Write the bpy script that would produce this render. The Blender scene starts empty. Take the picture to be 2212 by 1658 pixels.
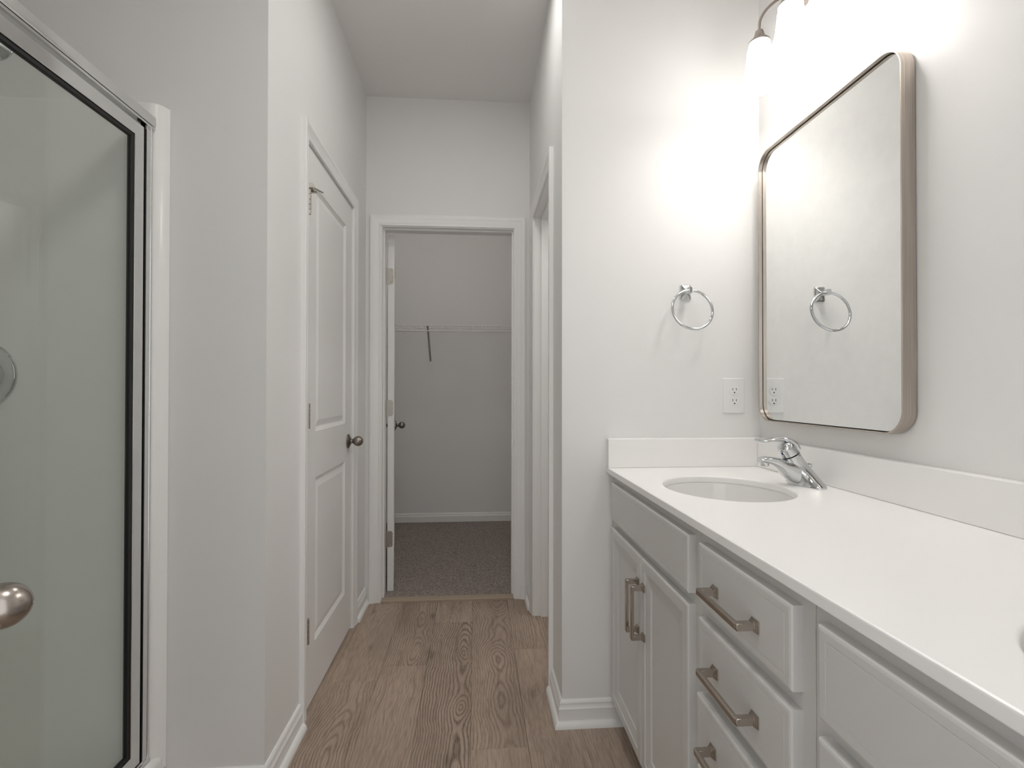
import bpy, bmesh, math, random
from mathutils import Vector, Matrix
random.seed(7)
PI = math.pi
sc = bpy.context.scene

# ------------------------------------------------------------------ camera, world, exposure, large lights
W_PX, H_PX, F_PX = 2212.0, 1658.0, 1080.0
CAM_Z = 1.15
YAW, PITCH, ROLL = 0.0727575, 0.0083961, 0.0011041
cam_d = bpy.data.cameras.new('camera'); cam = bpy.data.objects.new('camera', cam_d)
sc.collection.objects.link(cam); sc.camera = cam
cam_d.sensor_fit = 'HORIZONTAL'; cam_d.sensor_width = 36.0
cam_d.lens = 36.0 * F_PX / W_PX
cam_d.shift_y = (831.935 - H_PX / 2) / W_PX
cam_d.clip_start = 0.02
def cam_matrix():
    B = Matrix(((1, 0, 0), (0, 0, -1), (0, 1, 0)))
    cy, sy = math.cos(YAW), math.sin(YAW); Rz = Matrix(((cy, -sy, 0), (sy, cy, 0), (0, 0, 1)))
    cp, sp = math.cos(PITCH), math.sin(PITCH); Rx = Matrix(((1, 0, 0), (0, cp, sp), (0, -sp, cp)))
    cr, sr = math.cos(ROLL), math.sin(ROLL); Rr = Matrix(((cr, -sr, 0), (sr, cr, 0), (0, 0, 1)))
    M = Rr @ B @ Rx @ Rz                       # world -> camera (x right, y down, z forward)
    c = M.transposed()
    r = Matrix((c.col[0], -c.col[1], -c.col[2])).transposed()
    return Matrix.Translation((0, 0, CAM_Z)) @ r.to_4x4()
cam.matrix_world = cam_matrix()

world = bpy.data.worlds.new('daylight'); sc.world = world; world.use_nodes = True
wbg = world.node_tree.nodes['Background']
WORLD_L = 1.22
wbg.inputs['Color'].default_value = (0.97, 0.985, 1.0, 1); wbg.inputs['Strength'].default_value = WORLD_L
sc.view_settings.view_transform = 'Standard'; sc.view_settings.look = 'None'
sc.view_settings.exposure = 0.27; sc.view_settings.gamma = 1.0; sc.view_settings.use_curve_mapping = False
sc.cycles.use_denoising = True
sc.cycles.max_bounces = 14; sc.cycles.diffuse_bounces = 8; sc.cycles.glossy_bounces = 6
sc.cycles.transparent_max_bounces = 12; sc.cycles.sample_clamp_indirect = 6.0

def lamp(name, kind, loc, energy, color=(1, 1, 1), radius=0.05, rot=(0, 0, 0), size=None, portal=False):
    d = bpy.data.lights.new(name, kind); o = bpy.data.objects.new(name, d); sc.collection.objects.link(o)
    d.energy = energy; d.color = color; o.location = loc; o.rotation_euler = rot
    if kind == 'AREA':
        d.shape = 'RECTANGLE'; d.size, d.size_y = size
        d.cycles.is_portal = portal
    else:
        d.shadow_soft_size = radius
    return o
SHADE_E = 6.5
BULB_E = 50.0
# daylight reaching the bathroom through the open entry doorway
lamp('daylight_portal', 'AREA', (0.035, -0.088, 1.02), 1.0, rot=(PI / 2, 0, 0), size=(0.79, 2.04), portal=True)
# closet ceiling lamp, and unseen fill lights added for bathroom, hall and side room
lamp('bath_fill_light', 'AREA', (0.0, 0.45, 2.70), 5.2, (1.0, 0.985, 0.96), size=(0.35, 0.35))  # added fill for floor, counter and left wall, no known fixture
lamp('hall_fill_light', 'AREA', (0.02, 1.72, 2.72), 2.6, (1.0, 0.985, 0.96), size=(0.2, 0.2))  # added to brighten hall walls and ceiling, kept just out of view
lamp('closet_ceiling_lamp', 'POINT', (-0.32, 3.04, 2.66), 4.3, (1.0, 0.95, 0.90), 0.035)
lamp('side_room_fill', 'POINT', (1.1, 2.3, 2.5), 8.0, (1.0, 0.98, 0.95), 0.08)  # unseen light put in to brighten the strip inside the side doorway

# ------------------------------------------------------------------ materials
def nmat(name):
    m = bpy.data.materials.new(name); m.use_nodes = True
    nt = m.node_tree; b = nt.nodes['Principled BSDF']
    return m, nt, b
def node(nt, t, **kw):
    n = nt.nodes.new(t)
    for k, v in kw.items(): setattr(n, k, v)
    return n
def mth(nt, op, a, b=None, c=None, clamp=False):
    n = nt.nodes.new('ShaderNodeMath'); n.operation = op; n.use_clamp = clamp
    for i, v in enumerate((a, b, c)):
        if v is None: continue
        if isinstance(v, (int, float)): n.inputs[i].default_value = v
        else: nt.links.new(v, n.inputs[i])
    return n.outputs[0]
def noise(nt, vec, scale, detail=3.0, rough=0.5, dist=0.0):
    n = nt.nodes.new('ShaderNodeTexNoise'); n.inputs['Scale'].default_value = scale
    n.inputs['Detail'].default_value = detail; n.inputs['Roughness'].default_value = rough
    n.inputs['Distortion'].default_value = dist
    if vec is not None: nt.links.new(vec, n.inputs['Vector'])
    return n
def mapping(nt, vec, scale=(1, 1, 1), loc=(0, 0, 0)):
    n = nt.nodes.new('ShaderNodeMapping'); n.inputs['Scale'].default_value = scale; n.inputs['Location'].default_value = loc
    nt.links.new(vec, n.inputs['Vector']); return n.outputs[0]
def mixc(nt, fac, a, b, blend='MIX'):
    n = nt.nodes.new('ShaderNodeMix'); n.data_type = 'RGBA'; n.blend_type = blend
    for k, v in ((0, fac), (6, a), (7, b)):
        if isinstance(v, (int, float)): n.inputs[k].default_value = v
        elif isinstance(v, tuple): n.inputs[k].default_value = (*v, 1) if len(v) == 3 else v
        else: nt.links.new(v, n.inputs[k])
    return n.outputs[2]
def bump(nt, b, h, strength, dist=0.001):
    n = nt.nodes.new('ShaderNodeBump'); n.inputs['Strength'].default_value = strength; n.inputs['Distance'].default_value = dist
    nt.links.new(h, n.inputs['Height']); nt.links.new(n.outputs[0], b.inputs['Normal'])
def paint(name, col, rough=0.6, var=0.03, bscale=260.0, bstr=0.06, spec=0.35):
    m, nt, b = nmat(name)
    tc = node(nt, 'ShaderNodeTexCoord')
    n = noise(nt, tc.outputs['Object'], 2.3, 3.0)
    lo = tuple(c * (1 - var) for c in col); hi = tuple(min(1, c * (1 + var)) for c in col)
    nt.links.new(mixc(nt, n.outputs[0], lo, hi), b.inputs['Base Color'])
    b.inputs['Roughness'].default_value = rough; b.inputs['Specular IOR Level'].default_value = spec
    if bstr:
        n2 = noise(nt, tc.outputs['Object'], bscale, 2.0); bump(nt, b, n2.outputs[0], bstr, 0.0006)
    return m
def metal(name, col, rough, scratch=None):
    m, nt, b = nmat(name)
    b.inputs['Metallic'].default_value = 1.0; b.inputs['Roughness'].default_value = rough
    tc = node(nt, 'ShaderNodeTexCoord')
    v = tc.outputs['Object']
    if scratch: v = mapping(nt, v, scratch)
    n = noise(nt, v, 1.0 if scratch else 30.0, 3.0)
    k = 0.42 if scratch else 0.05
    nt.links.new(mixc(nt, n.outputs[0], tuple(c * (1 - k) for c in col), tuple(min(1, c * (1 + k)) for c in col)), b.inputs['Base Color'])
    return m
M = {}
M['wall'] = paint('wall_paint', (0.79, 0.785, 0.775), 0.55, 0.015, 300, 0.05)
M['ceiling'] = paint('ceiling_paint', (0.80, 0.79, 0.775), 0.85, 0.015, 220, 0.1, 0.2)
M['trim'] = paint('trim_paint', (0.83, 0.826, 0.815), 0.32, 0.01, 60, 0.02, 0.5)
M['door'] = paint('door_paint', (0.80, 0.796, 0.785), 0.36, 0.01, 400, 0.05, 0.5)
M['cabinet'] = paint('cabinet_paint', (0.60, 0.592, 0.576), 0.38, 0.012, 300, 0.02, 0.5)
M['cab_dark'] = paint('cabinet_inside', (0.30, 0.28, 0.25), 0.7, 0.03, 100, 0.02)
M['counter'] = paint('cultured_marble', (0.88, 0.872, 0.858), 0.32, 0.008, 200, 0.0, 0.5)
M['acrylic'] = paint('shower_acrylic', (0.86, 0.855, 0.84), 0.22, 0.01, 200, 0.0, 0.5)
M['porcelain'] = paint('sink_porcelain', (0.76, 0.755, 0.74), 0.10, 0.005, 200, 0.0, 0.6)
M['plate'] = paint('outlet_plastic', (0.80, 0.80, 0.79), 0.3, 0.004, 200, 0.0, 0.5)
M['black'] = paint('black_rubber', (0.008, 0.008, 0.008), 0.5, 0.1, 200, 0.0)
M['slot'] = paint('dark_slot', (0.02, 0.018, 0.016), 0.6, 0.1, 200, 0.0)
M['rubber_white'] = paint('cream_rubber', (0.66, 0.60, 0.53), 0.5, 0.02, 200, 0.02)
M['blue'] = paint('blue_dot_enamel', (0.01, 0.02, 0.09), 0.3, 0.02, 200, 0.0)
M['wire'] = paint('white_vinyl_wire', (0.86, 0.85, 0.85), 0.4, 0.01, 200, 0.0)
M['brace'] = paint('grey_steel_brace', (0.36, 0.36, 0.36), 0.45, 0.03, 200, 0.0)
M['chrome'] = metal('chrome', (0.66, 0.67, 0.68), 0.04)
M['aluminium'] = metal('bright_aluminium', (0.78, 0.78, 0.775), 0.16)
M['nickel'] = metal('satin_nickel', (0.46, 0.42, 0.38), 0.33)
M['hinge_nickel'] = metal('hinge_nickel', (0.33, 0.305, 0.275), 0.38)
M['egg_nickel'] = metal('satin_nickel_knob', (0.40, 0.36, 0.325), 0.25)
M['dark_nickel'] = metal('aged_nickel', (0.30, 0.27, 0.245), 0.32)
M['bar_nickel'] = metal('polished_nickel', (0.50, 0.45, 0.40), 0.15)
M['lamp_nickel'] = metal('lamp_nickel', (0.52, 0.47, 0.43), 0.30)
M['mirror'] = metal('mirror_silver', (0.86, 0.87, 0.86), 0.0)
M['frame'] = metal('champagne_brushed_metal', (0.50, 0.445, 0.395), 0.36, (520, 5, 5))

def glass_mat():
    m = bpy.data.materials.new('shower_glass'); m.use_nodes = True; nt = m.node_tree
    nt.nodes.remove(nt.nodes['Principled BSDF']); out = nt.nodes['Material Output']
    tr = node(nt, 'ShaderNodeBsdfTransparent'); tr.inputs[0].default_value = (0.965, 0.985, 0.965, 1)
    gl = node(nt, 'ShaderNodeBsdfGlossy'); gl.inputs['Roughness'].default_value = 0.0
    fr = node(nt, 'ShaderNodeFresnel'); fr.inputs[0].default_value = 1.5
    mx = node(nt, 'ShaderNodeMixShader')
    ge = node(nt, 'ShaderNodeNewGeometry')            # same reflectance on the pane's way in and way out
    io = mth(nt, 'ADD', 1.5, mth(nt, 'MULTIPLY', ge.outputs['Backfacing'], 1 / 1.5 - 1.5)); nt.links.new(io, fr.inputs[0])
    nt.links.new(fr.outputs[0], mx.inputs[0]); nt.links.new(tr.outputs[0], mx.inputs[1]); nt.links.new(gl.outputs[0], mx.inputs[2])
    nt.links.new(mx.outputs[0], out.inputs[0]); return m
M['glass'] = glass_mat()
def shade_mat():
    m, nt, b = nmat('lit_opal_glass')
    b.inputs['Base Color'].default_value = (0.9, 0.89, 0.87, 1); b.inputs['Roughness'].default_value = 0.25
    tc = node(nt, 'ShaderNodeTexCoord'); n = noise(nt, tc.outputs['Object'], 6.0, 2.0)
    nt.links.new(mixc(nt, n.outputs[0], (1.0, 0.965, 0.92), (1.0, 0.975, 0.94)), b.inputs['Emission Color'])
    b.inputs['Emission Strength'].default_value = SHADE_E
    return m
M['shade'] = shade_mat()
def bulb_mat():
    m, nt, b = nmat('lit_bulb'); b.inputs['Base Color'].default_value = (0.9, 0.9, 0.88, 1)
    b.inputs['Emission Color'].default_value = (1.0, 0.975, 0.94, 1); b.inputs['Emission Strength'].default_value = BULB_E; return m
M['bulb'] = bulb_mat()

def wood_mat():
    m, nt, b = nmat('oak_plank_floor')
    uv = node(nt, 'ShaderNodeUVMap', uv_map='plank').outputs[0]
    sep = node(nt, 'ShaderNodeSeparateXYZ'); nt.links.new(uv, sep.inputs[0]); u, v = sep.outputs[0], sep.outputs[1]
    at = node(nt, 'ShaderNodeAttribute', attribute_name='rnd'); sr = node(nt, 'ShaderNodeSeparateColor'); nt.links.new(at.outputs['Color'], sr.inputs[0])
    r1, r2, r3 = sr.outputs[0], sr.outputs[1], sr.outputs[2]
    def vec(a, bb, c):
        n = node(nt, 'ShaderNodeCombineXYZ')
        for i, q in enumerate((a, bb, c)):
            if isinstance(q, (int, float)): n.inputs[i].default_value = q
            else: nt.links.new(q, n.inputs[i])
        return n.outputs[0]
    k37 = mth(nt, 'MULTIPLY', r3, 37.0)
    nz = noise(nt, vec(mth(nt, 'MULTIPLY', u, 1.2), mth(nt, 'MULTIPLY', v, 1.25), k37), 1.0, 2.0).outputs[0]
    nx = noise(nt, vec(mth(nt, 'MULTIPLY', u, 3.0), mth(nt, 'MULTIPLY', v, 3.2), mth(nt, 'ADD', k37, 5.0)), 1.0, 3.0).outputs[0]
    nf = noise(nt, vec(mth(nt, 'MULTIPLY', u, 22.0), mth(nt, 'MULTIPLY', v, 4.5), k37), 1.0, 3.0).outputs[0]
    zz = mth(nt, 'ADD', mth(nt, 'MULTIPLY', mth(nt, 'SUBTRACT', nz, 0.5), 0.34), mth(nt, 'MULTIPLY', mth(nt, 'SUBTRACT', r1, 0.22), 0.20))
    uu = mth(nt, 'ADD', mth(nt, 'SUBTRACT', u, mth(nt, 'MULTIPLY', mth(nt, 'SUBTRACT', r2, 0.5), 0.13)), mth(nt, 'MULTIPLY', mth(nt, 'SUBTRACT', nx, 0.5), 0.07))
    rr = mth(nt, 'SQRT', mth(nt, 'ADD', mth(nt, 'MULTIPLY', uu, uu), mth(nt, 'MULTIPLY', zz, zz)))
    ph = mth(nt, 'ADD', mth(nt, 'MULTIPLY', rr, 2 * PI / 0.0095), mth(nt, 'MULTIPLY', nf, 7.5))
    ring = mth(nt, 'ADD', mth(nt, 'MULTIPLY', mth(nt, 'SINE', ph), 0.5), 0.5)
    ring = mth(nt, 'POWER', ring, 2.6)
    fib = noise(nt, vec(mth(nt, 'MULTIPLY', u, 420.0), mth(nt, 'MULTIPLY', v, 16.0), k37), 1.0, 3.0, 0.6).outputs[0]
    fib2 = noise(nt, vec(mth(nt, 'MULTIPLY', u, 900.0), mth(nt, 'MULTIPLY', v, 60.0), k37), 1.0, 2.0, 0.6).outputs[0]
    blo = noise(nt, vec(mth(nt, 'MULTIPLY', u, 9.0), mth(nt, 'MULTIPLY', v, 2.6), mth(nt, 'ADD', k37, 9.0)), 1.0, 3.0, 0.55).outputs[0]
    vor = node(nt, 'ShaderNodeTexVoronoi'); vor.inputs['Scale'].default_value = 1.0
    nt.links.new(vec(mth(nt, 'MULTIPLY', uu, 7.0), mth(nt, 'MULTIPLY', v, 2.3), k37), vor.inputs['Vector'])
    knot = mth(nt, 'SUBTRACT', 1.0, mth(nt, 'MULTIPLY', vor.outputs['Distance'], 6.5), clamp=True)
    knot = mth(nt, 'POWER', knot, 1.5)
    base = mixc(nt, blo, (0.275, 0.203, 0.156), (0.57, 0.453, 0.365))
    base = mixc(nt, mth(nt, 'MULTIPLY', r1, 0.45), base, (0.45, 0.36, 0.29))
    dark = (0.115, 0.080, 0.060)
    gate = mth(nt, 'POWER', r2, 1.6)
    rs = mth(nt, 'MULTIPLY', ring, mth(nt, 'MULTIPLY', mth(nt, 'ADD', 0.07, mth(nt, 'MULTIPLY', gate, 0.95)), mth(nt, 'ADD', 0.25, nx)))
    stv = noise(nt, vec(mth(nt, 'ADD', mth(nt, 'MULTIPLY', u, 75.0), mth(nt, 'MULTIPLY', nx, 5.0)), mth(nt, 'MULTIPLY', v, 2.6), mth(nt, 'ADD', k37, 3.0)), 1.0, 4.0, 0.6).outputs[0]
    streak = mth(nt, 'MULTIPLY', mth(nt, 'SUBTRACT', stv, 0.54, clamp=True), 5.0, clamp=True)
    grit = noise(nt, vec(mth(nt, 'MULTIPLY', u, 260.0), mth(nt, 'MULTIPLY', v, 40.0), k37), 1.0, 3.0, 0.7).outputs[0]
    rs = mth(nt, 'MULTIPLY', rs, mth(nt, 'MULTIPLY', grit, 2.1), clamp=True)          # grain lines break up into pores
    c = mixc(nt, rs, base, dark)
    c = mixc(nt, mth(nt, 'MULTIPLY', streak, mth(nt, 'MULTIPLY', grit, 0.95)), c, (0.105, 0.070, 0.050))
    fs = mth(nt, 'MULTIPLY', mth(nt, 'SUBTRACT', fib, 0.47, clamp=True), 3.4, clamp=True)
    c = mixc(nt, mth(nt, 'MULTIPLY', fs, 0.70), c, dark)
    f2 = mth(nt, 'MULTIPLY', mth(nt, 'SUBTRACT', fib2, 0.5, clamp=True), 1.6, clamp=True)
    c = mixc(nt, mth(nt, 'MULTIPLY', f2, 0.5), c, (0.42, 0.34, 0.28))
    c = mixc(nt, mth(nt, 'MULTIPLY', knot, 0.75), c, (0.05, 0.034, 0.026))
    nt.links.new(c, b.inputs['Base Color'])
    b.inputs['Roughness'].default_value = 0.48; b.inputs['Specular IOR Level'].default_value = 0.35
    bump(nt, b, mth(nt, 'ADD', fib, mth(nt, 'MULTIPLY', ring, -0.4)), 0.12, 0.0006)
    return m
M['wood'] = wood_mat()
def carpet_mat():
    m, nt, b = nmat('taupe_carpet'); tc = node(nt, 'ShaderNodeTexCoord')
    n1 = noise(nt, tc.outputs['Object'], 150.0, 3.0, 0.75); n2 = noise(nt, tc.outputs['Object'], 7.0, 3.0)
    f = mth(nt, 'MULTIPLY', mth(nt, 'SUBTRACT', n1.outputs[0], 0.36, clamp=True), 3.4, clamp=True)
    c = mixc(nt, f, (0.12, 0.10, 0.09), (0.55, 0.48, 0.44))
    c = mixc(nt, mth(nt, 'MULTIPLY', n2.outputs[0], 0.35), c, (0.40, 0.345, 0.315))
    nt.links.new(c, b.inputs['Base Color']); b.inputs['Roughness'].default_value = 1.0; b.inputs['Specular IOR Level'].default_value = 0.05
    bump(nt, b, n1.outputs[0], 0.8, 0.006); return m
M['carpet'] = carpet_mat()
M['threshold'] = paint('threshold_strip', (0.40, 0.32, 0.245), 0.45, 0.08, 90, 0.02)

# ------------------------------------------------------------------ object helpers
wpos = {}
def link(name, me, mat, parent=None):
    o = bpy.data.objects.new(name, me); sc.collection.objects.link(o)
    if mat is not None: me.materials.append(M[mat])
    if parent is not None:
        o.parent = parent; o.location = -wpos[parent.name]
    wpos[o.name] = Vector((0, 0, 0))
    return o
def obj(name, bm, mat, parent=None, smooth=False, recalc=True):
    if recalc: bmesh.ops.recalc_face_normals(bm, faces=bm.faces[:])
    me = bpy.data.meshes.new(name); bm.to_mesh(me); bm.free()
    if smooth:
        me.polygons.foreach_set('use_smooth', [True] * len(me.polygons))
        me.set_sharp_from_angle(angle=math.radians(38))
    o = link(name, me, mat, parent)
    if smooth:
        w = o.modifiers.new('weighted', 'WEIGHTED_NORMAL'); w.keep_sharp = True; w.weight = 100
    return o
def thing(name, loc, label=None, cat=None, group=None, kind=None):
    o = bpy.data.objects.new(name, None); sc.collection.objects.link(o); o.location = loc; o.empty_display_size = 0.05
    wpos[o.name] = Vector(loc); tag(o, label, cat, group, kind); return o
def tag(o, label=None, cat=None, group=None, kind=None):
    if label: o['label'] = label
    if cat: o['category'] = cat
    if group: o['group'] = group
    if kind: o['kind'] = kind
    return o
def struct(name, bm, mat, label, cat, smooth=False):
    return tag(obj(name, bm, mat, None, smooth), label, cat, kind='structure')
def BM(): return bmesh.new()
def box(bm, x0, x1, y0, y1, z0, z1, bev=0.0, seg=2, mtx=None):
    r = bmesh.ops.create_cube(bm, size=1.0)
    T = Matrix.Translation(((x0 + x1) / 2, (y0 + y1) / 2, (z0 + z1) / 2)) @ Matrix.Diagonal((x1 - x0, y1 - y0, z1 - z0, 1))
    if mtx is not None: T = mtx @ T
    bmesh.ops.transform(bm, matrix=T, verts=r['verts'])
    if bev:
        es = list({e for v in r['verts'] for e in v.link_edges})
        bmesh.ops.bevel(bm, geom=es, offset=bev, segments=seg, affect='EDGES', profile=0.5)
    return bm
def loft(bm, rings, close=True, cap0=True, cap1=True):
    vs = [[bm.verts.new(p) for p in r] for r in rings]
    n = len(rings[0])
    for a, b in zip(vs, vs[1:]):
        for i in range(n if close else n - 1):
            j = (i + 1) % n
            bm.faces.new((a[i], a[j], b[j], b[i]))
    if cap0: bm.faces.new(vs[0][::-1])
    if cap1: bm.faces.new(vs[-1])
    return vs
def frame_of(axis):
    a = Vector(axis).normalized(); h = Vector((0, 0, 1)) if abs(a.z) < 0.9 else Vector((1, 0, 0))
    x = a.cross(h).normalized(); y = a.cross(x).normalized(); return a, x, y
def lathe(bm, prof, origin, axis=(0, 0, 1), n=32, cap0=True, cap1=True):
    a, x, y = frame_of(axis); o = Vector(origin)
    rings = [[o + a * h + (x * math.cos(2 * PI * i / n) + y * math.sin(2 * PI * i / n)) * max(r, 1e-5) for i in range(n)] for r, h in prof]
    loft(bm, rings, True, cap0, cap1); return bm
def cyl(bm, p0, p1, r, n=16, r1=None):
    p0, p1 = Vector(p0), Vector(p1); L = (p1 - p0).length
    return lathe(bm, [(r, 0), (r if r1 is None else r1, L)], p0, p1 - p0, n)
def smooth_path(pts, k=6):
    P = [Vector(p) for p in pts]; out = []
    for i in range(len(P) - 1):
        p0 = P[max(i - 1, 0)]; p1 = P[i]; p2 = P[i + 1]; p3 = P[min(i + 2, len(P) - 1)]
        for j in range(k):
            t = j / k
            out.append(0.5 * ((2 * p1) + (p2 - p0) * t + (2 * p0 - 5 * p1 + 4 * p2 - p3) * t * t + (3 * p1 - p0 - 3 * p2 + p3) * t ** 3))
    out.append(P[-1]); return out
def tube(bm, pts, r, n=12, closed=False):
    P = [Vector(p) for p in pts]; m = len(P); rings = []; up = None
    for i in range(m):
        t = (P[(i + 1) % m] - P[i - 1]) if closed else (P[min(i + 1, m - 1)] - P[max(i - 1, 0)])
        t.normalize()
        if up is None: up = frame_of(t)[1]
        up = (up - t * up.dot(t)).normalized(); w = t.cross(up)
        rr = r[i] if isinstance(r, (list, tuple)) else r
        rings.append([P[i] + (up * math.cos(2 * PI * k / n) + w * math.sin(2 * PI * k / n)) * rr for k in range(n)])
    if closed: rings.append(rings[0]); vs = loft(bm, rings, True, False, False); bmesh.ops.remove_doubles(bm, verts=bm.verts[:], dist=1e-6)
    else: loft(bm, rings)
    return bm
def rounded_rect(w, h, r, n=8):
    pts = []
    for cx, cy, a0 in ((w / 2 - r, h / 2 - r, 0), (-w / 2 + r, h / 2 - r, PI / 2), (-w / 2 + r, -h / 2 + r, PI), (w / 2 - r, -h / 2 + r, 1.5 * PI)):
        for i in range(n + 1):
            a = a0 + PI / 2 * i / n; pts.append((cx + r * math.cos(a), cy + r * math.sin(a)))
    return pts
def prism(bm, pts, mapf, d0, d1):
    loft(bm, [[mapf(u, v, d0) for u, v in pts], [mapf(u, v, d1) for u, v in pts]]); return bm
def ring_slab(bm, u0, u1, v0, v1, rings, mapf):
    """a slab whose face steps through rings of (inset, depth); the first ring is the back"""
    rs = [[mapf(u0 + i, v0 + i, d), mapf(u1 - i, v0 + i, d), mapf(u1 - i, v1 - i, d), mapf(u0 + i, v1 - i, d)] for i, d in rings]
    loft(bm, [[Vector(p) for p in r] for r in rs]); return bm
def panel_door(bm, u0, u1, v0, v1, panels, rings, thick, mapf, both=True):
    """flat slab with moulded panels let into its face(s)"""
    us = sorted({u0, u1} | {p[0] for p in panels} | {p[1] for p in panels}); vs = sorted({v0, v1} | {p[2] for p in panels} | {p[3] for p in panels})
    for side in ((0, 1) if both else (0,)):
        mp = (lambda u, v, d: mapf(u, v, d)) if side == 0 else (lambda u, v, d: mapf(u, v, -thick - d))
        for a, b in zip(us, us[1:]):
            for c, d in zip(vs, vs[1:]):
                if any(abs(p[0] - a) < 1e-6 and abs(p[1] - b) < 1e-6 and abs(p[2] - c) < 1e-6 and abs(p[3] - d) < 1e-6 for p in panels):
                    loft(bm, [[Vector(mp(a + i, c + i, q)), Vector(mp(b - i, c + i, q)), Vector(mp(b - i, d - i, q)), Vector(mp(a + i, d - i, q))] for i, q in rings], True, False, True)
                else:
                    bm.faces.new([bm.verts.new(mp(*t, 0)) for t in ((a, c), (b, c), (b, d), (a, d))])
    if not both:
        bm.faces.new([bm.verts.new(mapf(*t, -thick)) for t in ((u0, v0), (u1, v0), (u1, v1), (u0, v1))])
    c = [(u0, v0), (u1, v0), (u1, v1), (u0, v1)]
    for i in range(4):
        p, q = c[i], c[(i + 1) % 4]
        bm.faces.new([bm.verts.new(mapf(*t)) for t in ((*p, 0), (*q, 0), (*q, -thick), (*p, -thick))])
    bmesh.ops.remove_doubles(bm, verts=bm.verts[:], dist=1e-5); return bm

# ------------------------------------------------------------------ the room
XL, XR, YE, YB, HX, YS = -0.595, 1.0095, 1.711, 2.757, 0.298, 1.473
CEIL = 2.744; TH = 0.115; YF = -0.03; FY = YF - TH
# floor of planks
def build_floor():
    bm = BM(); uvl = bm.loops.layers.uv.new('plank'); cl = bm.loops.layers.float_color.new('rnd')
    w = 0.1863; L = 1.22; x_ref = -0.0145
    joints = {-3: 2.02, -2: 2.119, -1: 2.4955, 0: 1.613, 1: 2.22, 2: 1.30}
    for k in range(-11, 12):
        x0 = x_ref + k * w; x1 = x0 + w
        if x1 < -2.0 or x0 > 2.05: continue
        rj = random.Random(100 + k)
        j = joints.get(k, rj.uniform(0, L))
        y = j - math.ceil((j + 1.3) / L) * L
        while y < 2.79:
            y0, y1 = max(y, -1.0), min(y + L, 2.79)
            if y1 - y0 > 0.01:
                rnd = (rj.random(), 0.75 * rj.random(), rj.random(), 1)
                if k == -1 and y < 2.0 < y + L: rnd = (0.20, 0.92, 0.62, 1)
                b = 0.0013; g = 0.0003
                r0 = [(x0 + g, y0 + g), (x1 - g, y0 + g), (x1 - g, y1 - g), (x0 + g, y1 - g)]
                r1 = [(x0 + b, y0 + b), (x1 - b, y0 + b), (x1 - b, y1 - b), (x0 + b, y1 - b)]
                A = [bm.verts.new((*p, -0.012)) for p in r0]; Bv = [bm.verts.new((*p, -0.0008)) for p in r0]; C = [bm.verts.new((*p, 0)) for p in r1]
                fs = [bm.faces.new(C)]
                for i in range(4):
                    jn = (i + 1) % 4
                    fs.append(bm.faces.new((Bv[i], Bv[jn], C[jn], C[i]))); fs.append(bm.faces.new((A[i], A[jn], Bv[jn], Bv[i])))
                for f in fs:
                    for lp in f.loops:
                        lp[uvl].uv = (lp.vert.co.x - (x0 + x1) / 2, lp.vert.co.y + rnd[0] * 9.0); lp[cl] = rnd
            y += L
    box(bm, -2.0, 2.05, -1.0, 2.79, -0.06, -0.012)
    return struct('floor', bm, 'wood', 'grey brown oak plank floor running from the bathroom up the hall', 'floor')
build_floor()
bm = BM(); box(bm, -1.4, 0.9, 2.775, 4.5, -0.06, 0.010)
struct('floor_closet', bm, 'carpet', 'taupe carpet floor inside the walk in closet', 'carpet')
bm = BM(); box(bm, -0.506, 0.2095, 2.742, 2.792, -0.004, 0.0135, 0.005, 3)
struct('trim_4', bm, 'threshold', 'narrow brown threshold strip between plank floor and closet carpet', 'threshold')
bm = BM(); box(bm, -2.0, 2.15, FY, 4.5, CEIL, CEIL + 0.1)
struct('ceiling', bm, 'ceiling', 'flat white painted ceiling over the hall', 'ceiling')
def wall(name, boxes, label):
    bm = BM()
    for b in boxes: box(bm, *b)
    return struct(name, bm, 'wall', label, 'wall')
D1 = (1.806, 2.468, 2.042)     # rough openings (start, end, top) of the three doorways
D2 = (-0.524, 0.2275, 2.054)
D3 = (1.954, 2.553, 2.042)
wall('wall_left', [(XL - TH, XL, YS, D1[0], 0, CEIL), (XL - TH, XL, D1[1], YB, 0, CEIL), (XL - TH, XL, D1[0], D1[1], D1[2], CEIL)], 'white painted hall wall on the left around the two panel door')
wall('wall_shower', [(-1.885, XL - TH, YS, YS + TH, 0, CEIL)], 'grey shaded wall between the shower and the hall corner')
wall('wall_shower_side', [(-1.885, -1.77, FY, YS, 0, CEIL)], 'wall behind the shower enclosure')
wall('wall_back', [(-1.36, D2[0], YB, YB + TH, 0, CEIL), (D2[1], 2.0, YB, YB + TH, 0, CEIL), (D2[0], D2[1], YB, YB + TH, D2[2], CEIL)], 'white wall at the end of the hall above the closet doorway')
wall('wall_hall_right', [(HX, HX + TH, YE + TH, D3[0], 0, CEIL), (HX, HX + TH, D3[1], YB, 0, CEIL), (HX, HX + TH, D3[0], D3[1], D3[2], CEIL)], 'narrow strip of hall wall on the right around the side doorway')
wall('wall_end', [(HX, 2.0, YE, YE + TH, 0, CEIL)], 'bright white wall carrying the towel ring and the outlet')
wall('wall_right', [(XR, XR + TH, FY, YE, 0, CEIL)], 'white wall behind the mirror and the long countertop')
wall('wall_front', [(-1.77, -0.36, FY, YF, 0, CEIL), (0.43, XR, FY, YF, 0, CEIL), (-0.36, 0.43, FY, YF, 2.04, CEIL)], 'wall with the entry doorway behind the viewer')
wall('wall_closet_back', [(-1.36, 0.87, 4.357, 4.47, 0, CEIL)], 'dim grey closet wall behind the wire shelf')
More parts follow.
